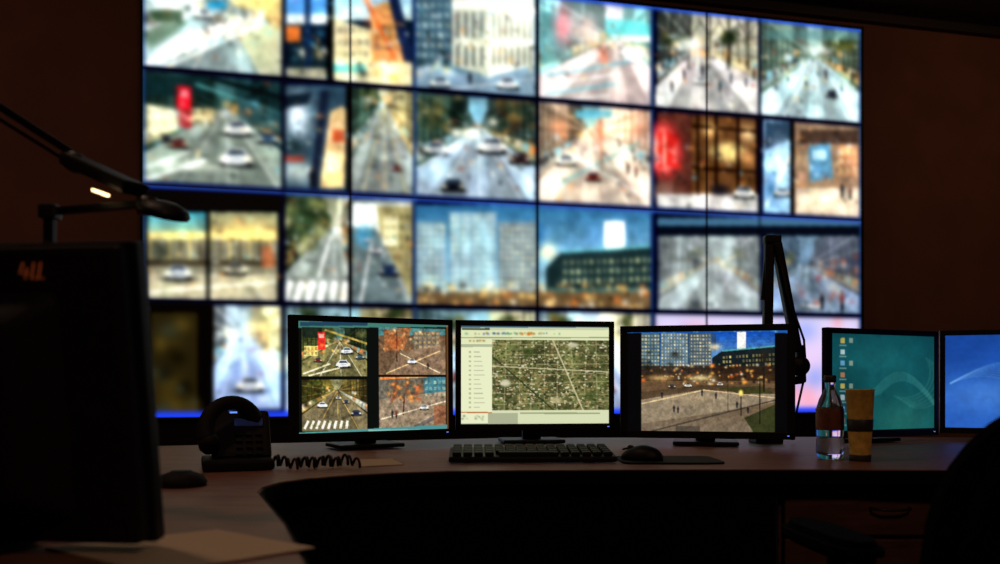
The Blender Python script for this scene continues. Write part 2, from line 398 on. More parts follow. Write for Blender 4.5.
C.poly([(541, 10), (572, 16), (572, 56), (541, 66)], (96, 150, 152), .9); C.blob(563, 26, 9, 20, (228, 140, 146), .85); C.blob(586, 30, 16, 18, (246, 226, 222), .85); C.poly([(606, 18), (657, 24), (657, 40), (606, 34)], (110, 200, 200), .85)
C.rect(622, 36, 657, 42, WH, .9); C.blob(636, 54, 16, 8, (236, 246, 242), .9, 4); C.blob(604, 56, 4, 10, (225, 120, 80), .7)
for i in range(4): C.line((545, 76+i*9), (628-i*6, 62+i*11), 3.0, [(90, 175, 195), WH][i % 2], .6)
C.noise(12, .1, seed=4)
tile(4, 0)
street(C, 659, 12, 763, 115, 698, 50, (204, 202, 182), (116, 124, 118), (174, 170, 150), (178, 176, 174), 15, trees=5, cars=1)
for i in range(5): C.line((672+i*19, 14), (668+i*20, 70), 2.2, (44, 46, 42), .85); C.line((670+i*19, 34), (660+i*19, 18), 1.4, (50, 52, 50), .7); C.line((670+i*19, 38), (682+i*19, 22), 1.4, (50, 52, 50), .7)
C.blob(690, 45, 12, 7, WH, .9)
for x, y in ((672, 92), (684, 80), (720, 92), (731, 84), (746, 88), (702, 76), (754, 80)): C.person(x, y, 12, [(26, 28, 36), (70, 44, 40), (60, 70, 90)][x % 3])
C.noise(12, .14, .1, seed=5)
tile(5, 0)
street(C, 763, 25, 861, 122, 815, 58, (180, 212, 205), (114, 136, 122), (130, 150, 128), (168, 186, 188), 16, trees=5, cars=1)
C.blob(818, 50, 15, 5, WH, .95); C.rect(765, 30, 861, 40, (96, 140, 142), .6)
for x, y in ((776, 90), (788, 82), (806, 86), (826, 80), (842, 92), (852, 82), (834, 100)): C.person(x, y, 12, [(24, 30, 36), (56, 46, 60), (180, 190, 150)][x % 3])
C.noise(10, .14, seed=6)
# --- row 1
tile(0, 1)
street(C, 144, 75, 282, 185, 226, 110, (74, 114, 116), (46, 72, 68), (34, 58, 60), (130, 142, 132), 21, trees=1, cars=0)
C.rect(144, 76, 205, 96, (26, 50, 52), .9); C.line((195, 84), (282, 114), 3, (96, 165, 165), .8); C.line((210, 78), (282, 98), 4, (12, 24, 26), .9); C.poly([(236, 96), (282, 112), (282, 134), (240, 122)], (60, 96, 100), .8)
C.rect(177, 86, 191, 110, (214, 32, 48)); C.rect(178, 110, 191, 128, (186, 28, 38)); C.rect(180, 90, 188, 98, (250, 205, 205), .6)
C.poly([(146, 104), (176, 110), (176, 130), (146, 134)], (246, 238, 200), .9); C.rect(192, 108, 214, 124, (240, 228, 176), .75); C.windows(146, 106, 214, 128, 9, 2, (60, 60, 50), .6, seed=9)
C.blob(166, 118, 12, 8, (255, 252, 230), .8)
C.car(238, 128, 15); C.car(236, 157, 18); C.car(178, 143, 10, (110, 46, 40)); C.car(268, 138, 11, (70, 100, 124)); C.car(166, 138, 8, (30, 34, 40))
C.blob(190, 166, 30, 4, (225, 230, 215), .8); C.line((144, 180), (206, 160), 4, WH, .85); C.line((144, 168), (190, 152), 3, WH, .7)
C.noise(9, .12, seed=21)
tile(1, 1)
C.rect(282, 85, 347, 195, (56, 80, 96)); C.blob(298, 118, 12, 20, (235, 244, 248), .95); C.poly([(284, 96), (312, 92), (308, 104), (284, 108)], (30, 44, 56)); C.blob(294, 146, 9, 9, (34, 50, 54), .9); C.blob(298, 172, 15, 10, (210, 220, 212), .95); C.rect(284, 156, 304, 162, (170, 70, 54), .8)
C.poly([(321, 90), (329, 90), (318, 188), (310, 188)], (36, 46, 66)); C.poly([(330, 112), (342, 106), (347, 110), (344, 188), (320, 188)], (230, 204, 150)); C.rect(332, 130, 345, 142, (186, 94, 60)); C.rect(326, 152, 340, 172, (250, 240, 215), .8); C.person(312, 186, 18)
street(C, 351, 88, 413, 195, 384, 104, (226, 226, 190), (72, 96, 84), (190, 180, 130), (138, 146, 142), 29, trees=2, cars=2, lanes=(240, 220, 150))
C.rect(346, 85, 351, 195, K); C.noise(9, .14, seed=22)
tile(2, 1)
street(C, 413, 92, 541, 205, 478, 128, (140, 190, 205), (66, 88, 78), (62, 78, 72), (154, 170, 180), 23, trees=0, cars=0)
C.dots(416, 96, 462, 128, 26, [(26, 40, 34), (48, 66, 50), (20, 30, 30), (140, 130, 80)], 3, 6, .8, 7); C.dots(500, 96, 540, 130, 26, [(30, 42, 36), (48, 66, 50), (66, 50, 40), (150, 120, 70)], 3, 6, .8, 17)
C.car(492, 145, 16); C.car(436, 148, 13, (205, 216, 222)); C.car(520, 158, 12, (70, 46, 46)); C.blob(470, 133, 10, 4, (255, 255, 235), 1); C.blob(456, 132, 5, 3, (255, 255, 235), 1)
C.car(453, 185, 13, (26, 30, 38)); C.line((413, 170), (470, 140), 2.2, WH, .6); C.line((541, 190), (500, 158), 2.2, WH, .5); C.noise(10, .12, seed=23)
tile(3, 1)
street(C, 541, 105, 657, 212, 590, 132, (166, 204, 202), (160, 142, 120), (200, 180, 158), (198, 186, 172), 24, trees=0, cars=1)
C.blob(640, 126, 12, 15, (228, 170, 136), .7); C.blob(560, 126, 13, 9, (214, 160, 116), .8); C.line((548, 190), (640, 142), 2.6, (90, 175, 185), .6); C.line((560, 148), (650, 200), 2.6, WH, .65); C.line((545, 172), (600, 146), 2, WH, .5)
C.line((600, 112), (602, 172), 2, (160, 100, 70), .7); C.blob(600, 134, 7, 10, (210, 138, 90), .5); C.rect(575, 110, 612, 118, (100, 180, 200), .8); C.car(566, 160, 11, (226, 232, 234)); C.person(628, 174, 12); C.person(636, 178, 12, (90, 60, 60))
C.noise(11, .12, seed=24)
tile(4, 1)
C.rect(657, 112, 765, 218, (96, 56, 48)); C.blob(664, 150, 20, 29, (196, 54, 58), 1, 6); C.blob(664, 150, 13, 20, (246, 206, 176), .9, 4); C.poly([(666, 130), (680, 138), (671, 152), (682, 168), (666, 166)], (200, 50, 46), .95); C.rect(658, 132, 663, 168, (200, 50, 46), .9); C.blob(664, 192, 14, 10, (150, 120, 108), .85)
C.rect(692, 116, 764, 194, (104, 72, 46)); C.blob(728, 152, 20, 10, (252, 230, 156), .9, 4); C.blob(710, 130, 9, 7, (242, 200, 130), .9); C.blob(748, 134, 9, 8, (244, 216, 160), .9); C.blob(748, 160, 9, 8, (205, 150, 96), .8)
for x in (698, 716, 738, 757): C.line((x, 116), (x, 194), 2.6, (26, 16, 14), .95)
C.line((692, 126), (762, 132), 3, (34, 20, 16), .9); C.line((692, 168), (764, 172), 3, (34, 20, 16), .9); C.rect(657, 194, 765, 218, (206, 204, 200)); C.blob(720, 190, 12, 6, (40, 38, 46), .9, 4); C.car(744, 192, 12, (230, 232, 230))
C.noise(8, .14, seed=25)
tile(5, 1)
C.rect(763, 118, 862, 222, (160, 196, 220)); C.poly([(765, 122), (790, 122), (790, 140), (765, 150)], (50, 72, 92)); C.blob(780, 160, 9, 20, (214, 234, 246), .95); C.line((766, 206), (792, 152), 4, WH, .9); C.blob(771, 190, 7, 12, (66, 120, 160), .85); C.car(782, 192, 9)
C.rect(794, 122, 862, 222, (156, 130, 106)); C.rect(800, 130, 858, 144, (80, 64, 56)); C.poly([(808, 146), (830, 143), (833, 178), (810, 182)], (92, 150, 180), .9); C.rect(812, 150, 826, 160, (210, 236, 244), .8); C.rect(838, 146, 858, 176, (206, 160, 116), .8); C.windows(838, 148, 858, 174, 3, 3, (250, 230, 180), .8, seed=5)
C.rect(796, 188, 862, 222, (210, 196, 178)); C.person(842, 198, 15); C.person(850, 200, 15, (90, 50, 40)); C.blob(818, 198, 14, 4, (240, 228, 205), .8); C.rect(790, 118, 794, 222, K)
C.noise(8, .14, seed=26)
# --- row 2
tile(0, 2)
C.rect(143, 190, 280, 305, (18, 20, 22)); C.grad(148, 212, 208, 240, (70, 150, 165), (180, 190, 160)); C.rect(148, 240, 278, 300, (130, 128, 108)); C.grad(210, 212, 278, 240, (150, 150, 116), (220, 200, 130))
C.rect(148, 232, 276, 239, (250, 228, 150), .9)
for i in range(13): C.line((150+i*10, 238), (150+i*10, 262), 2.0, [(235, 208, 130), (70, 60, 40)][i % 2], .8)
C.rect(148, 260, 276, 266, (70, 62, 48), .9); C.rect(148, 274, 276, 302, (190, 184, 158), .9); C.line((148, 292), (276, 282), 2.4, WH, .8)
C.car(178, 272, 15, (214, 222, 228)); C.car(236, 268, 13, (190, 186, 160)); C.rect(262, 246, 275, 268, (180, 100, 64), .7); C.blob(160, 250, 9, 9, (60, 70, 60), .7)
C.noise(8, .16, seed=31); C.rect(143, 190, 280, 211, (8, 10, 14)); C.rect(206, 205, 210, 302, K)
tile(1, 2)
street(C, 280, 200, 349, 312, 334, 226, (170, 175, 150), (60, 76, 56), (206, 206, 176), (136, 144, 138), 33, trees=0, cars=0, lanes=WH)
C.dots(281, 203, 322, 248, 30, [(28, 40, 30), (150, 156, 100), (56, 78, 52), (225, 220, 160)], 3, 6, .85, 9); C.line((331, 236), (318, 278), 3, WH); C.rect(278, 277, 349, 312, (128, 134, 128))
for i in range(6): C.line((283+i*12, 305), (291+i*11, 281), 6.4, (252, 252, 244), .98)
C.person(296, 262, 12)
C.rect(352, 200, 412, 312, (150, 160, 156)); C.poly([(352, 204), (412, 204), (412, 240), (352, 226)], (236, 242, 238)); C.poly([(376, 206), (412, 206), (412, 300), (392, 258), (380, 232)], (166, 156, 112)); C.rect(384, 216, 398, 246, (240, 236, 205), .85); C.windows(384, 212, 411, 262, 4, 5, (90, 84, 56), .7, seed=6)
C.poly([(353, 230), (376, 228), (411, 312), (353, 312)], (106, 122, 124)); C.blob(364, 236, 9, 11, (80, 150, 182), .9, 4); C.line((360, 306), (372, 240), 2.6, WH, .85); C.car(389, 270, 11, (40, 60, 96)); C.car(376, 250, 7); C.car(368, 240, 4); C.rect(348, 200, 352, 312, K)
C.noise(8, .14, seed=32)
tile(2, 2, 4, 3)
C.grad(412, 205, 660, 300, (60, 116, 156), (164, 204, 212))
C.rect(414, 222, 446, 300, (134, 162, 172)); C.windows(415, 224, 446, 292, 5, 11, (240, 236, 205), .8, seed=41)
C.rect(449, 212, 496, 300, (156, 184, 194)); C.windows(450, 216, 496, 292, 9, 12, (244, 238, 205), .8, fill=.5, seed=42)
for k in range(5): C.line((450+k*11, 212), (450+k*11, 298), 1.2, (90, 118, 130), .6)
C.rect(498, 222, 536, 300, (126, 144, 150)); C.windows(499, 226, 536, 296, 7, 12, (240, 230, 190), .8, seed=43)
C.rect(537, 222, 544, 250, (70, 130, 175)); C.blob(548, 252, 9, 8, (255, 246, 205), .95)
C.rect(604, 221, 625, 258, (252, 254, 252)); C.blob(658, 262, 10, 12, (246, 246, 226), .8)
C.poly([(546, 268), (562, 252), (656, 246), (656, 305), (546, 305)], (42, 60, 62)); C.line((562, 252), (656, 246), 3, (110, 190, 190), .8)
C.windows(562, 258, 654, 286, 14, 3, (214, 220, 168), .8, seed=44, sl1=-3); C.rect(548, 288, 656, 300, (84, 118, 112), .8)
C.rect(412, 292, 660, 330, (112, 92, 66)); sp = C.spice; C.spice = False; C.noise(8, .1, seed=46); C.spice = sp
C.dots(414, 284, 656, 322, 190, [(255, 190, 104), (255, 230, 165), (226, 130, 66), (44, 36, 30), (255, 250, 230), (250, 210, 130), (120, 110, 84)], 1.2, 3.6, .9, 45)
C.rect(412, 314, 660, 330, (160, 146, 124), .6)
tile(4, 2, 6, 3)
street(C, 662, 238, 762, 324, 716, 262, (176, 186, 188), (140, 150, 152), (158, 168, 168), (170, 178, 178), 48, trees=3, cars=2); C.rect(657, 236, 764, 326, (146, 154, 154), .5)
street(C, 766, 238, 862, 324, 806, 266, (130, 165, 190), (104, 128, 150), (120, 120, 130), (130, 146, 166), 49, trees=2, cars=2); C.rect(764, 236, 866, 326, (110, 130, 150), .35)
sp = C.spice; C.spice = False; C.noise(12, .16, .07, seed=49); C.spice = sp
C.dots(772, 252, 858, 305, 24, [(206, 110, 80), (240, 220, 190), (60, 66, 90), (160, 70, 60)], 2, 5, .7, 50); C.person(842, 312, 22, (120, 60, 56)); C.person(822, 310, 18)
C.rect(657, 200, 864, 236, (20, 28, 40)); C.rect(657, 218, 864, 226, (90, 135, 165), .8)
C.rect(761, 236, 766, 326, (16, 26, 60))
# --- row 3
tile(0, 3)
C.rect(143, 300, 290, 425, (20, 18, 14)); C.rect(150, 312, 198, 420, (52, 46, 30)); C.dots(152, 320, 196, 410, 20, [(110, 92, 44), (20, 20, 20), (70, 78, 66)], 4, 9, .6, 50)
C.setclip(.083, .757, .1635, .985)
street(C, 203, 305, 286, 412, 244, 335, (186, 205, 215), (166, 180, 188), (215, 205, 165), (162, 182, 214), 52, cars=0, trees=2); C.car(250, 384, 15); C.blob(264, 326, 12, 7, (255, 240, 190), .85); C.noise(9, .1, seed=53)
tile(1, 3); street(C, 284, 305, 414, 415, 350, 330, (170, 210, 220), (120, 145, 150), (205, 190, 140), (145, 158, 170), 54); C.noise(9, .1, seed=54)
tile(2, 3); street(C, 414, 305, 540, 415, 480, 335, (170, 210, 220), (100, 126, 130), (170, 170, 140), (150, 165, 178), 55); C.noise(9, .1, seed=55)
tile(3, 3); street(C, 540, 305, 656, 415, 590, 335, (210, 226, 240), (170, 200, 210), (205, 200, 175), (165, 178, 200), 56); C.noise(9, .1, seed=56)
tile(4, 3, 6, 4); C.grad(655, 310, 865, 415, (190, 186, 206), (202, 178, 194)); C.dots(660, 320, 860, 410, 40, [(212, 150, 150), (140, 158, 200), (230, 230, 236)], 5, 12, .6, 57)
C.noclip()
C.a = 1-(1-np.clip(C.a, 0, 1))**1.05
def uvline(u0, v0, u1, v1, col, al=1.0):
    x0, x1 = int(u0*C.w), max(int(u0*C.w)+1, int(u1*C.w)); y0, y1 = int(v0*C.h), max(int(v0*C.h)+1, int(v1*C.h))
    C.a[y0:y1, x0:x1] = C.a[y0:y1, x0:x1]*(1-al)+np.array(col)/255.*al
for a, b in ((0, 1/3), (1/3, 2/3), (2/3, 1)):
    uvline(a, .499, b, .508, (64, 96, 185)); uvline(a, .492, b, .499, (16, 22, 60))
    uvline(a, 0, b, .008, (50, 86, 190))
    uvline(a, .990, b, 1, (50, 80, 215))
for u in (0, 1/3, 2/3, 1): uvline(max(0, u-.0012), 0, min(1, u+.0020), 1, (70, 112, 172), .6)
for u in (1/6, .5, 5/6): uvline(u-.0012, 0, u+.0012, .74, (20, 24, 34), .75)
C.blur(2.7)
glow = Canvas(C.w, C.h, fm, 1.5); glow.a = np.clip(C.a-.68, 0, 1)*1.5; glow.blur(7.0)   # halation of bright areas
C.a = C.a+glow.a*.55
for v in (.25, .5, .75): uvline(0, v-.0025, 1, v+.001, (12, 14, 26), .6)
for u in (.25, .5, .75): uvline(u-.0016, 0, u+.0016, 1, (14, 16, 22), .55)
C.blur(.9)
C.a = np.clip((C.a-.54)*1.24+.54, 0, 1)
lum = C.a.mean(2, keepdims=True)
C.a = np.clip(lum+(C.a-lum)*.98, 0, 1)
bake(C, 'display_surface', VW, VH, vw, 640, 365, y=-0.001)
box('cabinet', (VW/2, .075, -VH/2), (VW+.02, .145, VH+.02), M_blk2, vw, bev=.004)
for nm, c, s in (('frame_top', (VW/2, -.003, .008), (VW+.03, .02, .016)), ('frame_bottom', (VW/2, -.003, -VH-.010), (VW+.03, .02, .020)),
                 ('frame_left', (-.008, -.003, -VH/2), (.016, .02, VH+.04)), ('frame_right', (VW+.008, -.003, -VH/2), (.016, .02, VH+.04))):
    box(nm, c, s, M_blk, vw, bev=.003)
for i in (1, 2, 3):
    box('seam_v%d' % i, (VW*i/4, -.003, -VH/2), (.004, .004, VH), M_blk, vw)
    box('seam_h%d' % i, (VW/2, -.003, -VH*i/4), (VW, .004, .004), M_blk, vw)
box('plinth', (VW/2, .08, -VH-.36), (VW-.1, .14, .70), M_blk2, vw, bev=.004)

# ------------------------------------------------------------------ desk
dk = empty('control_desk')
top = [(-.08, .5), (-.14, .7), (-.205, .9), (-.30, 1.18), (-.425, 1.50), (-.44, 1.58), (-.43, 1.66), (-.39, 1.73), (-.32, 1.79), (-.22, 1.845), (-.11, 1.88), (.1, 1.90), (.45, 1.915), (.8, 1.91), (1.1, 1.89), (1.9, 1.78),
       (2.45, 3.0), (1.2, 3.12), (0, 3.05), (-.9, 2.72), (-2.1, 2.2), (-2.1, .5)]
prism('desktop', top, DESK-.03, DESK, M_desk, dk, bev=.003)
edge = top[:16]
def strip(name, pts, off, th, z0, z1, m):
    P = [Vector((p[0], p[1], 0)) for p in pts]; outl = []; inn = []
    for i, p in enumerate(P):
        t = (P[min(i+1, len(P)-1)]-P[max(i-1, 0)]).normalized(); n = Vector((-t.y, t.x, 0))
        outl.append(p+n*off); inn.append(p+n*(off+th))
    prism(name, [(v.x, v.y) for v in outl+inn[::-1]], z0, z1, m, dk)
strip('edge_band', edge, -.004, .004, DESK-.032, DESK-.002, M_panel)
strip('apron', top[1:13]+[(.63, 1.913)], .03, .02, .0, DESK-.03, M_panel)
box('side_panel_right', (2.0, 2.4, .36), (.03, 1.0, .72), M_panel, dk)
box('side_panel_left', (-2.0, 1.35, .36), (.03, 1.5, .72), M_panel, dk)
def pedestal(name, loc, rz):
    ped = empty(name, loc, (0, 0, math.radians(rz)))
    box('carcass', (0, 0.02, .359), (.50, .5, .716), M_ped, ped, bev=.003)
    for i, (z0, z1) in enumerate(((.595, .705), (.345, .585), (.06, .335))):
        box('drawer_front_%d' % (i+1), (0, -.238, (z0+z1)/2), (.48, .02, z1-z0), M_ped, ped, bev=.004)
        zc = (z0+z1)/2+.008
        tube('handle_%d' % (i+1), [(-.045, -.248, zc), (-.041, -.262, zc-.001), (-.02, -.268, zc-.003), (.02, -.268, zc-.003), (.041, -.262, zc-.001), (.045, -.248, zc)], .003, M_metal, ped)
pedestal('drawer_pedestal', (.90, 2.2, 0), -1)
pedestal('drawer_pedestal.001', (1.45, 2.2, 0), 6)

# ------------------------------------------------------------------ monitors
def monitor(name, A, B, ztop, zbot, paint, res, roll=0.0, bz=(.017, .017, .018, .020), led=True, stand=True):
    A = Vector((A[0], A[1], 0)); B = Vector((B[0], B[1], 0)); w = (B-A).length; h = ztop-zbot
    ex = (B-A)/w; ang = math.atan2(ex.y, ex.x)
    e = empty(name, (A.x, A.y, ztop), (0, roll, ang))
    l, r, t, b = bz
    d = .022
    box('bezel_top', (w/2, d/2-.004, -t/2), (w, d, t), M_blk, e, bev=.002)
    box('bezel_bottom', (w/2, d/2-.004, -h+b/2), (w, d, b), M_blk, e, bev=.002)
    box('bezel_left', (l/2, d/2-.004, -h/2), (l, d, h), M_blk, e, bev=.002)
    box('bezel_right', (w-r/2, d/2-.004, -h/2), (r, d, h), M_blk, e, bev=.002)
    box('back_shell', (w/2, .026, -h/2), (w-.006, .024, h-.006), M_blk2, e, bev=.004, taper=(.93, .9))
    box('back_hump', (w/2, .05, -h/2), (w*.5, .03, h*.55), M_blk2, e, bev=.006, taper=(.8, .8))
    sw, sh = w-l-r, h-t-b
    fm = plane_map((A.x+ex.x*l, A.y+ex.y*l, ztop-t), (ex.x, ex.y), sw, sh)
    C = Canvas(res[0], res[1], fm, res[0]/150.)
    paint(C)
    s = bake(C, 'screen', sw, sh, e, res[0], res[1]); s.location = (l, .002, -t)
    if led:
        box('power_led', (w-.02, -.0045, -h+b/2), (.006, .002, .002), M_led2, e)
        for k in range(4): box('button_%d' % k, (w-.06-k*.022, -.0045, -h+b*.4), (.010, .002, .003), M_key, e)
    if stand:
        zb = DESK-ztop
        box('stand_neck', (w/2, .085, (zb-h*.45)/2+.004), (.06, .03, abs(zb)-h*.45-.008), M_blk, e, bev=.005)
        box('stand_foot', (w/2, .09, zb+.009), (.20, .15, .012), M_blk, e, bev=.005)
    return e

def paint_left(C):
    C.a[:] = np.array((8, 12, 10))/255.
    C.rect(290, 318, 455, 328, (60, 110, 100)); C.rect(300, 322, 368, 326, (30, 60, 80))
    C.subclip(302, 327, 367, 377)
    street(C, 302, 327, 367, 378, 340, 342, (70, 104, 92), (56, 62, 30), (34, 46, 28), (104, 98, 60), 61, cars=0, trees=2)
    C.rect(302, 327, 322, 338, (24, 34, 24)); C.line((325, 330), (367, 344), 2.0, (160, 140, 64)); C.rect(318, 332, 325, 350, (200, 40, 34)); C.rect(319, 334, 324, 338, (240, 200, 180), .8); C.rect(304, 346, 318, 356, (240, 216, 120), .9); C.windows(303, 346, 318, 356, 4, 2, (60, 50, 20), .7, seed=4)
    C.dots(304, 344, 366, 358, 16, [(255, 190, 90), (255, 226, 150), (240, 130, 50)], .6, 1.6, .9, 68)
    C.car(347, 351, 6.5); C.car(343, 364, 8); C.car(318, 360, 4.5, (120, 40, 30)); C.car(360, 357, 5, (60, 80, 90))
    C.line((303, 374), (330, 364), 1.5, (225, 215, 170)); C.line((308, 376), (340, 368), 1.5, (225, 215, 170)); C.noise(3, .22, seed=61)
    C.subclip(379, 328, 446, 376)
    C.rect(378, 327, 447, 378, (96, 74, 54)); C.rect(378, 327, 447, 336, (70, 120, 120)); C.poly([(384, 330), (412, 328), (404, 350), (384, 352)], (140, 90, 54)); C.rect(414, 332, 440, 350, (110, 100, 84)); C.windows(414, 332, 440, 350, 6, 4, (210, 165, 95), .6, seed=3)
    C.poly([(400, 352), (446, 346), (446, 378), (384, 378)], (124, 100, 78)); C.line((386, 374), (440, 352), 1.0, (225, 190, 130), .8); C.line((400, 354), (440, 374), 1.0, (225, 205, 160), .8); C.line((397, 330), (397, 362), 1.2, (60, 36, 24)); C.blob(395, 343, 6, 7, (200, 96, 44), .6); C.car(412, 362, 5)
    C.dots(380, 330, 446, 352, 34, [(210, 120, 60), (50, 40, 34), (250, 215, 150), (70, 110, 110)], .6, 1.6, .8, 62); C.person(428, 370, 7); C.noise(3, .2, seed=62)
    C.subclip(302, 380, 367, 430)
    street(C, 302, 379, 367, 432, 337, 391, (140, 136, 96), (92, 82, 34), (84, 72, 34), (98, 88, 62), 63, cars=0, trees=0, lanes=(240, 190, 80))
    C.dots(303, 380, 326, 404, 34, [(46, 60, 22), (110, 110, 40), (26, 30, 14), (240, 210, 110)], .8, 2.2, .85, 64); C.car(322, 405, 5.5); C.car(338, 398, 3, (200, 200, 190)); C.car(346, 402, 3.5, (40, 44, 60))
    C.rect(302, 419, 350, 431, (104, 96, 70))
    for i in range(8): C.line((304+i*6, 429), (308+i*5.6, 421), 2.4, (242, 236, 206))
    C.car(356, 413, 6, (30, 36, 60)); C.noise(3, .2, seed=64)
    C.subclip(379, 378, 446, 429)
    C.rect(378, 377, 447, 432, (94, 88, 76)); C.rect(424, 378, 447, 400, (60, 110, 120)); C.line((380, 379), (446, 376), 2.5, (230, 130, 60)); C.poly([(379, 400), (447, 392), (447, 432), (379, 432)], (136, 118, 96))
    C.dots(388, 382, 422, 402, 80, [(225, 100, 36), (240, 145, 60), (160, 64, 28), (60, 44, 30), (110, 96, 70)], .7, 2.4, .85, 65); C.line((404, 398), (403, 416), 1.4, (70, 40, 26)); C.line((380, 420), (446, 402), 1.2, (220, 200, 170)); C.line((410, 431), (446, 412), 4, (92, 84, 80)); C.rect(434, 406, 447, 430, (140, 80, 50), .7)
    C.windows(424, 380, 446, 398, 5, 3, (190, 200, 170), .6, seed=12); C.car(424, 408, 5, (206, 206, 200)); C.person(392, 418, 8); C.person(396, 419, 8, (120, 50, 30))
    C.noise(3, .2, seed=66)
    C.noclip()
    C.poly([(290, 433), (447, 425.5), (447, 440), (290, 446)], (70, 130, 130)); C.dots(300, 434, 330, 436, 10, [(240, 160, 60), (230, 240, 240), (60, 200, 90)], .8, 1.4, .9, 67); C.rect(368, 430, 420, 436, (130, 180, 170), .8)
    C.rect(446.3, 325, 450, 430, (150, 90, 40), .6)
    C.a *= 1.14
def paint_map(C):
    C.a[:] = np.array((226, 232, 186))/255.
    C.rect(455, 318, 616, 330, (196, 206, 170)); C.rect(455, 318, 616, 327.5, (64, 96, 110)); C.rect(462, 328, 490, 330, (40, 50, 40), .8)
    C.dots(466, 333, 560, 334, 44, [(90, 110, 80), (70, 90, 180), (60, 150, 90), (150, 140, 90)], .7, 1.3, .8, 71); C.dots(520, 333.5, 534, 334, 5, [(230, 120, 20)], 1.2, 1.6, 1, 72)
    C.rect(455, 337, 616, 338.2, (150, 160, 120)); C.dots(466, 340.5, 520, 341, 26, [(110, 130, 100), (190, 120, 40)], .6, 1.1, .8, 73)
    C.rect(461, 343, 493, 430, (234, 238, 198)); C.rect(461, 344, 492, 347, (176, 186, 150))
    for i in range(13):
        C.rect(469, 351+i*4.6, 471, 353+i*4.6, (170, 180, 130), .8); C.rect(474, 351.5+i*4.6, 480+(i*7 % 6), 352.5+i*4.6, (170, 174, 144), .7)
    C.subclip(492.5, 340, 609.5, 410)
    C.rect(490, 338, 612, 412, (98, 100, 58)); r = np.random.RandomState(5)
    C.noise(16, .3, .08, seed=77)
    for i in range(7): C.line((490, 345+i*10+r.uniform(-2, 2)), (612, 343+i*10+r.uniform(-3, 3)), 1.0, (196, 188, 140), .5)
    for i in range(9): C.line((494+i*13+r.uniform(-2, 2), 338), (492+i*13.4+r.uniform(-3, 3), 412), 1.0, (196, 188, 140), .5)
    for i in range(2100):
        x, y = r.uniform(492, 610), r.uniform(338, 411); q = r.uniform(.35, 1.35)
        c = [(206, 198, 150), (54, 68, 30), (36, 46, 24), (146, 134, 86), (236, 230, 198), (84, 104, 44), (172, 136, 92), (44, 58, 28)][r.randint(8)]
        if r.rand() < .5: C.rect(x-q, y-q*.6, x+q, y+q*.6, c, .8)
        else: C.blob(x, y, q, q*.8, c, .8)
    C.line((552, 338), (584, 412), 1.4, (215, 205, 164), .8); C.line((492, 356), (556, 412), 1.4, (44, 54, 28), .8); C.line((492, 366), (610, 372), 1.3, (218, 208, 166), .7)
    C.blob(506, 383, 5, 4, (226, 220, 186), .9, 4); C.blob(573, 345, 6, 3, (222, 216, 180), .8, 4); C.blob(556, 400, 6, 3, (196, 182, 140), .8, 4); C.blob(530, 352, 7, 4, (48, 66, 26), .7, 4); C.blob(592, 396, 8, 5, (54, 70, 28), .6, 4)
    C.noclip()
    C.rect(609.5, 340, 616, 412, (206, 212, 170)); C.rect(492, 410.5, 616, 430, (216, 222, 182)); C.rect(488, 413, 518, 424, (172, 178, 146)); C.rect(520, 412.5, 600, 414, (150, 160, 120)); C.dots(462, 415, 490, 420, 12, [(140, 150, 120), (90, 110, 90)], .7, 1.2, .7, 75)
    C.rect(461, 423.8, 616, 432, (96, 120, 100)); C.rect(463, 424.5, 490, 430, (190, 150, 50), .8); C.rect(572, 424.5, 610, 430, (150, 160, 120), .8); C.rect(461, 412, 492, 413, (190, 110, 60))
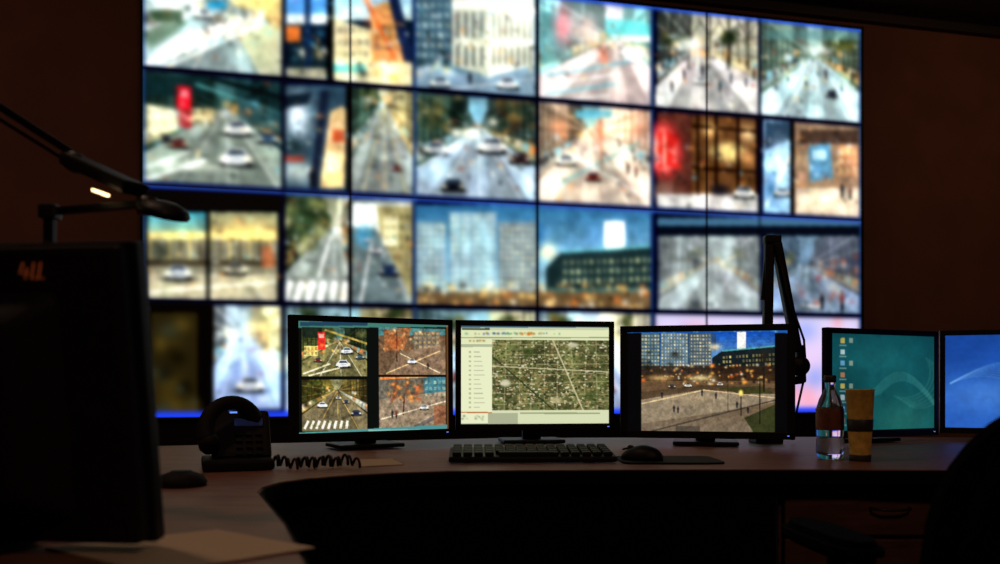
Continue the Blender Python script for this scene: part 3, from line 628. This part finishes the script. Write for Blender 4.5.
def paint_dusk(C):
    C.a[:] = np.array((4, 4, 6))/255.
    C.rect(620, 322, 800, 333, (30, 90, 170)); C.dots(630, 331, 780, 332, 20, [(120, 190, 230)], .8, 1.2, .7, 80)
    C.subclip(641.5, 333.5, 775, 440)
    C.grad(640, 331, 776, 372, (16, 76, 176), (130, 176, 205))
    C.rect(641, 333, 660, 374, (68, 98, 116)); C.windows(641, 334, 660, 370, 6, 10, (230, 215, 160), .85, seed=81)
    C.rect(661, 333, 688, 374, (94, 122, 140)); C.windows(661, 333, 688, 370, 9, 11, (240, 226, 175), .85, fill=.5, seed=82)
    C.rect(689, 333, 711, 376, (72, 92, 106)); C.windows(690, 334, 711, 372, 7, 11, (236, 215, 160), .85, seed=83)
    for x in (660, 688.3): C.line((x, 333), (x, 374), 1.2, (34, 60, 84), .8)
    C.rect(711.5, 333, 716, 350, (40, 70, 110)); C.blob(715, 347, 5, 3.4, (255, 240, 190), .95); C.rect(737, 332, 746, 352, (252, 252, 245)); C.blob(772, 352, 5, 4, (250, 230, 180), .85)
    C.poly([(712, 358), (722, 351), (776, 346), (776, 384), (712, 384)], (20, 30, 34)); C.line((722, 351), (776, 346), 1.6, (90, 185, 185), .8); C.windows(722, 355, 775, 369, 16, 3, (225, 205, 120), .85, seed=84, sl1=-3, prob=.8)
    C.grad(640, 374, 776, 435, (96, 70, 44), (128, 112, 92))
    C.rect(640, 366, 776, 381, (50, 32, 20), .85); C.dots(642, 364, 775, 384, 130, [(255, 160, 64), (255, 220, 140), (220, 90, 30), (20, 16, 14), (255, 244, 215), (255, 180, 80), (30, 34, 20)], .5, 1.6, .95, 85)
    C.blob(700, 378, 11, 3, (255, 230, 160), .85); C.blob(660, 378, 11, 3, (250, 205, 130), .8); C.dots(642, 352, 680, 374, 26, [(24, 24, 16), (50, 40, 22), (14, 14, 12)], 1.2, 2.8, .6, 86)
    C.poly([(640, 392), (704, 385), (776, 388), (776, 392), (704, 390), (640, 400)], (74, 58, 40), .8)
    C.poly([(640, 400), (700, 390), (776, 394), (776, 402), (720, 412), (640, 424)], (144, 128, 104)); C.line((640, 404), (704, 390), 1.2, (225, 198, 148)); C.line((704, 390), (776, 398), 1.0, (215, 186, 140)); C.line((648, 432), (776, 400), 1.6, (60, 54, 46), .8)
    C.blob(690, 398, 26, 4, (196, 170, 130), .5)
    C.poly([(744, 418), (776, 404), (776, 436), (756, 436)], (54, 58, 30)); C.poly([(720, 388), (760, 386), (776, 394), (740, 394)], (62, 60, 30))
    C.blob(741, 393, 2.2, 3.0, (255, 226, 110), 1, 4); C.line((741, 396), (741, 416), 1.0, (24, 22, 20)); C.line((728, 384), (728, 412), .9, (24, 22, 20)); C.line((760, 380), (760, 424), 1.3, (20, 18, 16)); C.line((764, 352), (764, 392), 2, (36, 30, 22)); C.blob(764, 358, 8, 8, (40, 34, 24), .6)
    C.car(688, 385, 4, (220, 214, 200)); C.car(672, 386, 4, (60, 50, 50)); C.car(720, 384, 3.4, (200, 190, 180))
    for px, py in ((674, 412), (678, 413), (702, 396), (716, 399), (662, 398), (748, 413), (737, 408)): C.person(px, py, 7)
    C.rect(676, 426, 700, 436, (60, 54, 48), .6); C.noise(3, .12, .05, seed=87); C.noclip()
def paint_teal(C):
    C.grad(830, 330, 945, 440, (12, 74, 84), (18, 90, 90)); C.blob(880, 360, 60, 24, (30, 118, 122), .55); C.blob(905, 420, 40, 22, (60, 140, 124), .4); C.blob(850, 400, 26, 40, (8, 54, 60), .5)
    for k in range(7):
        pts = [(868+k*2+54*t, 398-26*math.sin(t*2.6+k*.08)+k*1.4) for t in np.linspace(0, 1.2, 16)]
        for a, b in zip(pts[:-1], pts[1:]): C.line(a, b, 1.6, (90, 180, 175), .16)
    for k in range(6):
        pts = [(905+k*3+26*math.cos(t), 372+k*2+26*math.sin(t)) for t in np.linspace(-.6, 2.0, 16)]
        for a, b in zip(pts[:-1], pts[1:]): C.line(a, b, 1.8, (90, 170, 165), .16)
    for i in range(8):
        C.rect(841, 338+i*11.4, 845.5, 343+i*11.4, [(220, 190, 90), (200, 215, 220), (120, 170, 220), (210, 140, 90)][i % 4], .85); C.rect(840, 344.6+i*11.4, 847, 346+i*11.4, (190, 210, 205), .5)
        if i % 2 == 0: C.rect(849.5, 338+i*11.4, 853.5, 343+i*11.4, (200, 200, 170), .6)
    C.noise(14, .06, .1, seed=91); C.a *= .90
def paint_blue(C):
    C.grad(940, 328, 1095, 440, (22, 70, 155), (40, 94, 188)); C.blob(990, 395, 50, 22, (90, 150, 228), .5); C.blob(960, 350, 24, 18, (20, 60, 140), .5)
    for k in range(8):
        pts = [(950+90*t, 384+k*2-22*math.sin(t*2.4+k*.1)) for t in np.linspace(0, 1.2, 18)]
        for a, b in zip(pts[:-1], pts[1:]): C.line(a, b, 1.8, (120, 175, 235), .15)
    C.noise(14, .05, .1, seed=92)

monitor('computer_monitor', (-.586, 2.36), (-.146, 2.60), 1.136, .784, paint_left, (330, 226), roll=-.006, bz=(.026, .014, .017, .020))
monitor('computer_monitor.001', (-.139, 2.665), (.367, 2.735), 1.144, .797, paint_map, (330, 216))
monitor('computer_monitor.002', (.376, 2.66), (.884, 2.545), 1.124, .776, paint_dusk, (330, 212), bz=(.022, .022, .020, .022))
monitor('computer_monitor.003', (1.02, 2.66), (1.482, 2.88), 1.121, .771, paint_teal, (200, 140), bz=(.024, .014, .018, .024))
monitor('computer_monitor.004', (1.50, 2.90), (1.98, 2.72), 1.126, .776, paint_blue, (200, 140))

# ------------------------------------------------------------------ foreground monitor seen from behind
fg = empty('desktop_monitor', (-.390, .955, .759), (math.radians(8), 0, math.radians(-6)))
box('panel', (-.27, .02, .170), (.54, .022, .338), M_blk, fg, bev=.004)
box('rear_shell', (-.27, -.004, .170), (.53, .03, .328), M_blk2, fg, bev=.008)
box('rear_housing', (-.29, -.035, .160), (.44, .045, .26), M_blk2, fg, rot=(0, 0, math.pi), bev=.01, taper=(.80, .74))
for i in range(24): box('vent_%02d' % i, (-.13-.014*i, -.0595, .232), (.005, .003, .028), M_blk, fg)
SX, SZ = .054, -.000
def mark_line(n, pts): tube('mark_stroke_%d' % n, [(p[0]*.86+SX-.0215, -.0205, (p[1]-.308)*.86+.308+SZ) for p in pts], .0010, M_mark, fg, 6)  # strokes imitating the orange reflection-like mark on the monitor back
mark_line(1, [(-.166, .318), (-.172, .305), (-.160, .305)]); mark_line(2, [(-.162, .312), (-.165, .298)])
mark_line(3, [(-.152, .318), (-.157, .298), (-.150, .299)]); mark_line(4, [(-.143, .318), (-.148, .298), (-.141, .299)])
st = empty('stand', (-.29, 0, 0)); st.parent = fg
box('neck', (0, -.075, .09), (.07, .03, .16), M_blk2, st, bev=.006)
box('foot', (0, -.05, .0045), (.26, .20, .006), M_blk2, st, bev=.002, rot=(math.radians(-8), 0, 0))

# ------------------------------------------------------------------ task lamp (LED bar on sprung arm)
tl = empty('desk_lamp', (-1.12, 1.32, DESK))
def L(x, y, d=1.32): return W(x, y, d)-Vector((-1.12, 1.32, DESK))
lathe('weighted_base', [(0.0001, 0), (.09, 0), (.09, .012), (.08, .022), (.02, .026), (.018, .05), (.0001, .05)], M_blk, tl)
bar('lower_arm', (0, 0, .04), L(-120, 30), .018, .018, M_blk, tl)
bar('upper_arm', L(-120, 30), L(80, 158), .013, .012, M_blk, tl)
bar('upper_rod', L(-118, 46), L(78, 168), .006, .006, M_blk, tl, bev=.001)
lathe('elbow', [(.0001, -.016), (.02, -.016), (.022, 0), (.02, .016), (.0001, .016)], M_metal, tl, L(-120, 33), rot=(math.pi/2, 0, 0))
hb = L(72, 160); hc = L(137, 190, 1.24)
bar('lamp_head', hb, hc, .045, .020, M_blk, tl, bev=.006)
bar('led_strip', L(93, 190, 1.235), L(108, 195.5, 1.222), .006, .004, M_led, tl, bev=.001)
lathe('head_joint', [(.0001, -.018), (.014, -.018), (.016, 0), (.014, .018), (.0001, .018)], M_metal, tl, L(76, 163), rot=(math.pi/2, 0, 0))

t2 = empty('desk_lamp.001', (-.665, 1.25, DESK))
def L2(x, y, d=1.25): return W(x, y, d)-Vector((-.665, 1.25, DESK))
lathe('weighted_base', [(0.0001, 0), (.075, 0), (.075, .012), (.065, .02), (.015, .024), (.0001, .024)], M_blk, t2)
bar('post', (0, 0, .02), L2(50, 212), .014, .014, M_blk, t2)
bar('cross_arm', L2(44, 212), L2(146, 204), .009, .012, M_blk, t2)
box('corner_clamp', L2(50, 212), (.026, .024, .022), M_metal, t2, bev=.004)
lathe('swivel', [(.0001, -.012), (.014, -.012), (.016, 0), (.014, .012), (.0001, .012)], M_metal, t2, L2(147, 206))
lathe('lamp_head', [(.0001, .014), (.018, .013), (.034, .006), (.038, -.002), (.036, -.007), (.0001, -.007)], M_blk, t2, L2(164, 211), rot=(math.radians(14), math.radians(16), 0))

# ------------------------------------------------------------------ telephone
ph = empty('desk_telephone', (-.600, 1.94, DESK+.001), (0, 0, math.radians(20))); ph.scale = (.9, .9, .9)
box('base', (0, .0, .014), (.17, .19, .026), M_blk2, ph, bev=.008)
box('console', (.012, .035, .078), (.145, .035, .145), M_blk2, ph, rot=(math.radians(-38), 0, 0), bev=.012)
box('wedge_support', (0, .06, .045), (.12, .05, .070), M_blk2, ph, bev=.004)
box('display', (.03, .036, .114), (.07, .004, .022), M_lcd, ph, rot=(math.radians(-38), 0, 0))
for i in range(4):
    for j in range(3):
        box('key_%d_%d' % (i, j), (.005+j*.024, .012-.012*i, .085-.0155*i), (.016, .006, .010), M_blk2, ph, rot=(math.radians(-38), 0, 0), bev=.001)
hp = []
for i in range(19):
    a = math.radians(205-175*i/18)
    hp.append((-.014+.062*math.cos(a), -.035+.085*i/18, .098+.066*math.sin(a)))
tube('handset_grip', hp, [.023-.004*math.sin(math.pi*i/18) for i in range(19)], M_blk2, ph, 16)
lathe('earpiece', [(.0001, -.018), (.022, -.018), (.027, -.005), (.024, .014), (.0001, .018)], M_blk2, ph, (.038, .052, .126), rot=(math.radians(-40), math.radians(25), 0))
lathe('mouthpiece', [(.0001, -.018), (.022, -.018), (.027, -.005), (.024, .014), (.0001, .018)], M_blk2, ph, (-.068, -.035, .066), rot=(math.radians(-40), math.radians(-25), 0))
box('message_light', (-.008, .020, .140), (.018, .004, .004), M_led2, ph)
cp = []
for i in range(460):
    t = i/459; c = Vector((.088+.20*t, -.035-.085*t-.028*math.sin(t*6)+.012*math.sin(t*17), .0165+.003*math.sin(t*23)))
    rr = .011+.0015*math.sin(t*31); ph_ = t*2*math.pi*19+1.1*math.sin(t*11)
    cp.append(c+Vector((0.003*math.sin(ph_*.5), math.cos(ph_)*rr, math.sin(ph_)*rr)))
tube('coiled_cord', cp, .0036, M_blk, ph, 6)
hr = empty('computer_speaker', (-.60, 1.60, DESK), (0, 0, math.radians(30)))
lathe('puck', [(.0001, 0), (.045, 0), (.047, .008), (.04, .02), (.02, .027), (.0001, .028)], M_blk2, hr)
lathe('grille', [(.0001, .001), (.018, .001), (.02, -.001)], M_key, hr, (0, 0, .0285))

# ------------------------------------------------------------------ keyboard, mouse, pad
kb = empty('keyboard', (.078, 2.135, DESK+.007), (0, 0, math.radians(2)))
box('tray', (0, 0, .009), (.41, .155, .014), M_blk, kb, rot=(math.radians(5), 0, 0), bev=.005)
for r_ in range(5):
    y = -.058+r_*.027; n = 15
    for c_ in range(n):
        if r_ == 0 and 3 < c_ < 9: continue
        box('key_%d_%02d' % (r_, c_), (-.185+c_*.0264, y, .021+y*.09), (.021, .021, .010), M_key, kb, rot=(math.radians(5), 0, 0), bev=.002, seg=1)
box('space_bar', (-.02, -.058, .016), (.125, .021, .010), M_key, kb, rot=(math.radians(5), 0, 0), bev=.002)
box('rear_leg_1', (-.16, .06, .001), (.02, .012, .014), M_blk, kb); box('rear_leg_2', (.16, .06, .001), (.02, .012, .014), M_blk, kb)
mp = empty('mouse_pad', (.42, 2.13, DESK)); slab('pad', superel(.25, .20, 8), .004, M_blk2, mp, (0, 0, .0026), (math.radians(90), 0, 0), bev=.001)
ms = empty('computer_mouse', (.352, 2.11, DESK+.0052), (0, 0, math.radians(62)))
bm = bmesh.new(); bmesh.ops.create_uvsphere(bm, u_segments=32, v_segments=20, radius=1)
for v in bm.verts:
    x, y, z = v.co; z = max(z, 0)
    v.co = Vector((x*.031*(1-.08*y), y*.054, (z**.8)*(.036 if y < 0 else .036-.008*y)))
me = bpy.data.meshes.new('shell'); bm.to_mesh(me); bm.free(); addobj('shell', me, M_blk, ms, smooth=True)
lathe('scroll_wheel', [(.0001, -.003), (.008, -.003), (.008, .003), (.0001, .003)], M_key, ms, (0, .03, .027), rot=(0, math.pi/2, 0))
box('button_split', (0, .036, .0275), (.0012, .03, .004), M_key, ms, rot=(math.radians(-18), 0, 0))

# ------------------------------------------------------------------ bottle and cup
bt = empty('plastic_bottle', (.848, 2.185, DESK))
lathe('bottle', [(.0001, .003), (.012, .001), (.022, 0), (.031, .004), (.034, .014), (.0335, .05), (.031, .056), (.0335, .062), (.034, .08), (.034, .125), (.032, .135), (.026, .155), (.016, .175), (.0125, .185), (.0125, .20)], M_pet, bt)
lathe('label', [(.0343, .075), (.0348, .078), (.0348, .128), (.0343, .130)], M_lab, bt)
lathe('cap', [(.0001, .215), (.014, .215), (.0155, .212), (.0155, .197), (.013, .196)], M_cap, bt)
cu = empty('tall_paper_cup', (.898, 2.12, DESK))
lathe('cup', [(.0001, .002), (.024, .002), (.0245, 0), (.0255, .02), (.0335, .176), (.0350, .178), (.0335, .180), (.0322, .175), (.025, .03), (.0001, .03)], M_gold, cu)
lathe('logo_band', [(.0288, .075), (.0298, .076), (.0312, .104), (.0305, .105)], M_cap, cu)
lathe('base_band', [(.0248, .001), (.0254, .002), (.0262, .016), (.0256, .017)], M_cap, cu)

# ------------------------------------------------------------------ articulated arm
ar = empty('monitor_arm', (.875, 2.80, DESK))
def LA(x, y, d=2.80): return W(x, y, d)-Vector((.875, 2.80, DESK))
box('clamp_base', (0, 0, .012), (.09, .09, .024), M_blk, ar, bev=.005)
bar('post', (0, 0, .02), LA(769, 240), .030, .030, M_blk, ar, bev=.005)
bar('post_brace', LA(763.5, 300), LA(768, 250), .012, .02, M_blk, ar)
box('top_joint', LA(772, 240), (.055, .04, .03), M_blk, ar, bev=.008)
bar('swing_arm', LA(776, 242), LA(797, 352), .040, .030, M_blk, ar, bev=.008)
lathe('knob', [(.0001, -.025), (.024, -.025), (.032, -.015), (.032, .015), (.024, .025), (.0001, .025)], M_blk, ar, LA(799, 366), rot=(math.pi/2, 0, 0))
bar('elbow_bracket', LA(800, 345), LA(801, 383), .03, .03, M_blk, ar, bev=.008)
bar('vesa_link', LA(800, 380), LA(765, 384, 2.72), .025, .025, M_blk, ar, bev=.004)
tube('cable', [LA(776, 246, 2.77), LA(790, 300, 2.76), LA(804, 340, 2.77), LA(806, 370, 2.77), LA(797, 410, 2.78), LA(792, 440, 2.79)], .004, M_blk, ar, 8)

# ------------------------------------------------------------------ papers
def paper(name, pts, z, n=1):
    e = empty(name, (pts[0][0], pts[0][1], DESK))
    for i in range(n):
        q = [(p[0]-pts[0][0]+i*.004, p[1]-pts[0][1]-i*.003) for p in pts]
        prism('sheet_%d' % (i+1), q, z+i*.0012, z+i*.0012+.001, M_paper, e)
def D(x, y):
    d = F*(CAMZ-DESK)/(y-HY); return ((x-500)/F*d, d)
paper('paper_sheet', [D(45, 549), D(215, 531), D(312, 549), D(150, 575)], .0005, 2)
paper('paper_sheet.001', [D(356, 460), D(392, 459), D(404, 465), D(360, 467)], .0005, 1)

# ------------------------------------------------------------------ office chair
ch = empty('office_chair', (.845, 1.40, 0), (0, 0, math.radians(5)))
box('seat', (0, 0, .47), (.48, .46, .09), M_fab, ch, bev=.035, seg=4)
slab('backrest', superel(.56, .52, 2.4), .08, M_fab, ch, (0, -.24, .69), (math.radians(8), 0, 0), bev=.03, curve=.45)
bar('back_post', (0, -.20, .42), (0, -.25, .66), .07, .03, M_blk, ch)
for s_ in (-1, 1):
    tube('armrest_post_%d' % (s_+2), [(s_*.24, .02, .45), (s_*.29, .02, .50), (s_*.30, .02, .60), (s_*.29, .02, .66)], .016, M_blk, ch)
    slab('arm_pad_%d' % (s_+2), superel(.09, .27, 3), .035, M_fab, ch, (s_*.29, .05, .682), (math.radians(90), 0, 0), bev=.012)
lathe('gas_column', [(.0001, .09), (.028, .09), (.028, .28), (.018, .285), (.018, .44), (.0001, .44)], M_blk, ch)
for k in range(5):
    a = 2*math.pi*k/5+.3; c, s_ = math.cos(a), math.sin(a)
    bar('leg_%d' % (k+1), (c*.02, s_*.02, .11), (c*.29, s_*.29, .075), .03, .045, M_blk, ch, bev=.006)
    lathe('caster_%d' % (k+1), [(.0001, -.02), (.022, -.02), (.028, -.012), (.028, .012), (.022, .02), (.0001, .02)], M_blk, ch, (c*.29, s_*.29, .028), rot=(math.pi/2, 0, a))

# ------------------------------------------------------------------ lights
def area(name, loc, tgt, size, power, col):
    l = bpy.data.lights.new(name, 'AREA'); l.shape = 'DISK'; l.size = size; l.energy = power; l.color = col
    o = bpy.data.objects.new(name, l); o.location = loc
    o.rotation_euler = (Vector(tgt)-Vector(loc)).to_track_quat('-Z', 'Y').to_euler(); scene.collection.objects.link(o)
area('warm_fill', (-1.3, 1.4, 3.6), (-.9, 1.6, 0), .25, 9.5, (1, .62, .42))  # added unseen fill, warms and brightens the left desk wing
area('warm_fill.001', (4.0, 4.2, 3.6), (4.3, 6.4, 1.4), .4, 6.0, (1, .52, .30))  # added unseen fill, lifts the wall right of the screens
area('warm_fill.002', (-3.4, 2.8, 3.6), (-3.2, 4.6, 1.9), .4, 3.5, (1, .45, .33))  # added unseen fill, lifts the wall left of the screens
area('warm_fill.003', (1.2, -1.2, 3.6), (1.0, 2.0, .4), .5, 15.0, (1, .6, .40))  # added fill behind the camera, brightens drawers and desk front
w = bpy.data.worlds.new('World'); scene.world = w; w.use_nodes = True
w.node_tree.nodes['Background'].inputs[0].default_value = (.02, .012, .01, 1)
w.node_tree.nodes['Background'].inputs[1].default_value = .1

# ------------------------------------------------------------------ camera
cd = bpy.data.cameras.new('camera'); cam = bpy.data.objects.new('camera', cd); scene.collection.objects.link(cam)
cam.location = (0, 0, CAMZ); cam.rotation_euler = (math.radians(90), 0, 0)
cd.sensor_width = 36; cd.lens = 36*F/1000; cd.shift_y = (HY-282)/1000; cd.clip_start = .02
cd.dof.use_dof = True; cd.dof.focus_distance = 2.5; cd.dof.aperture_fstop = 3.2
scene.camera = cam
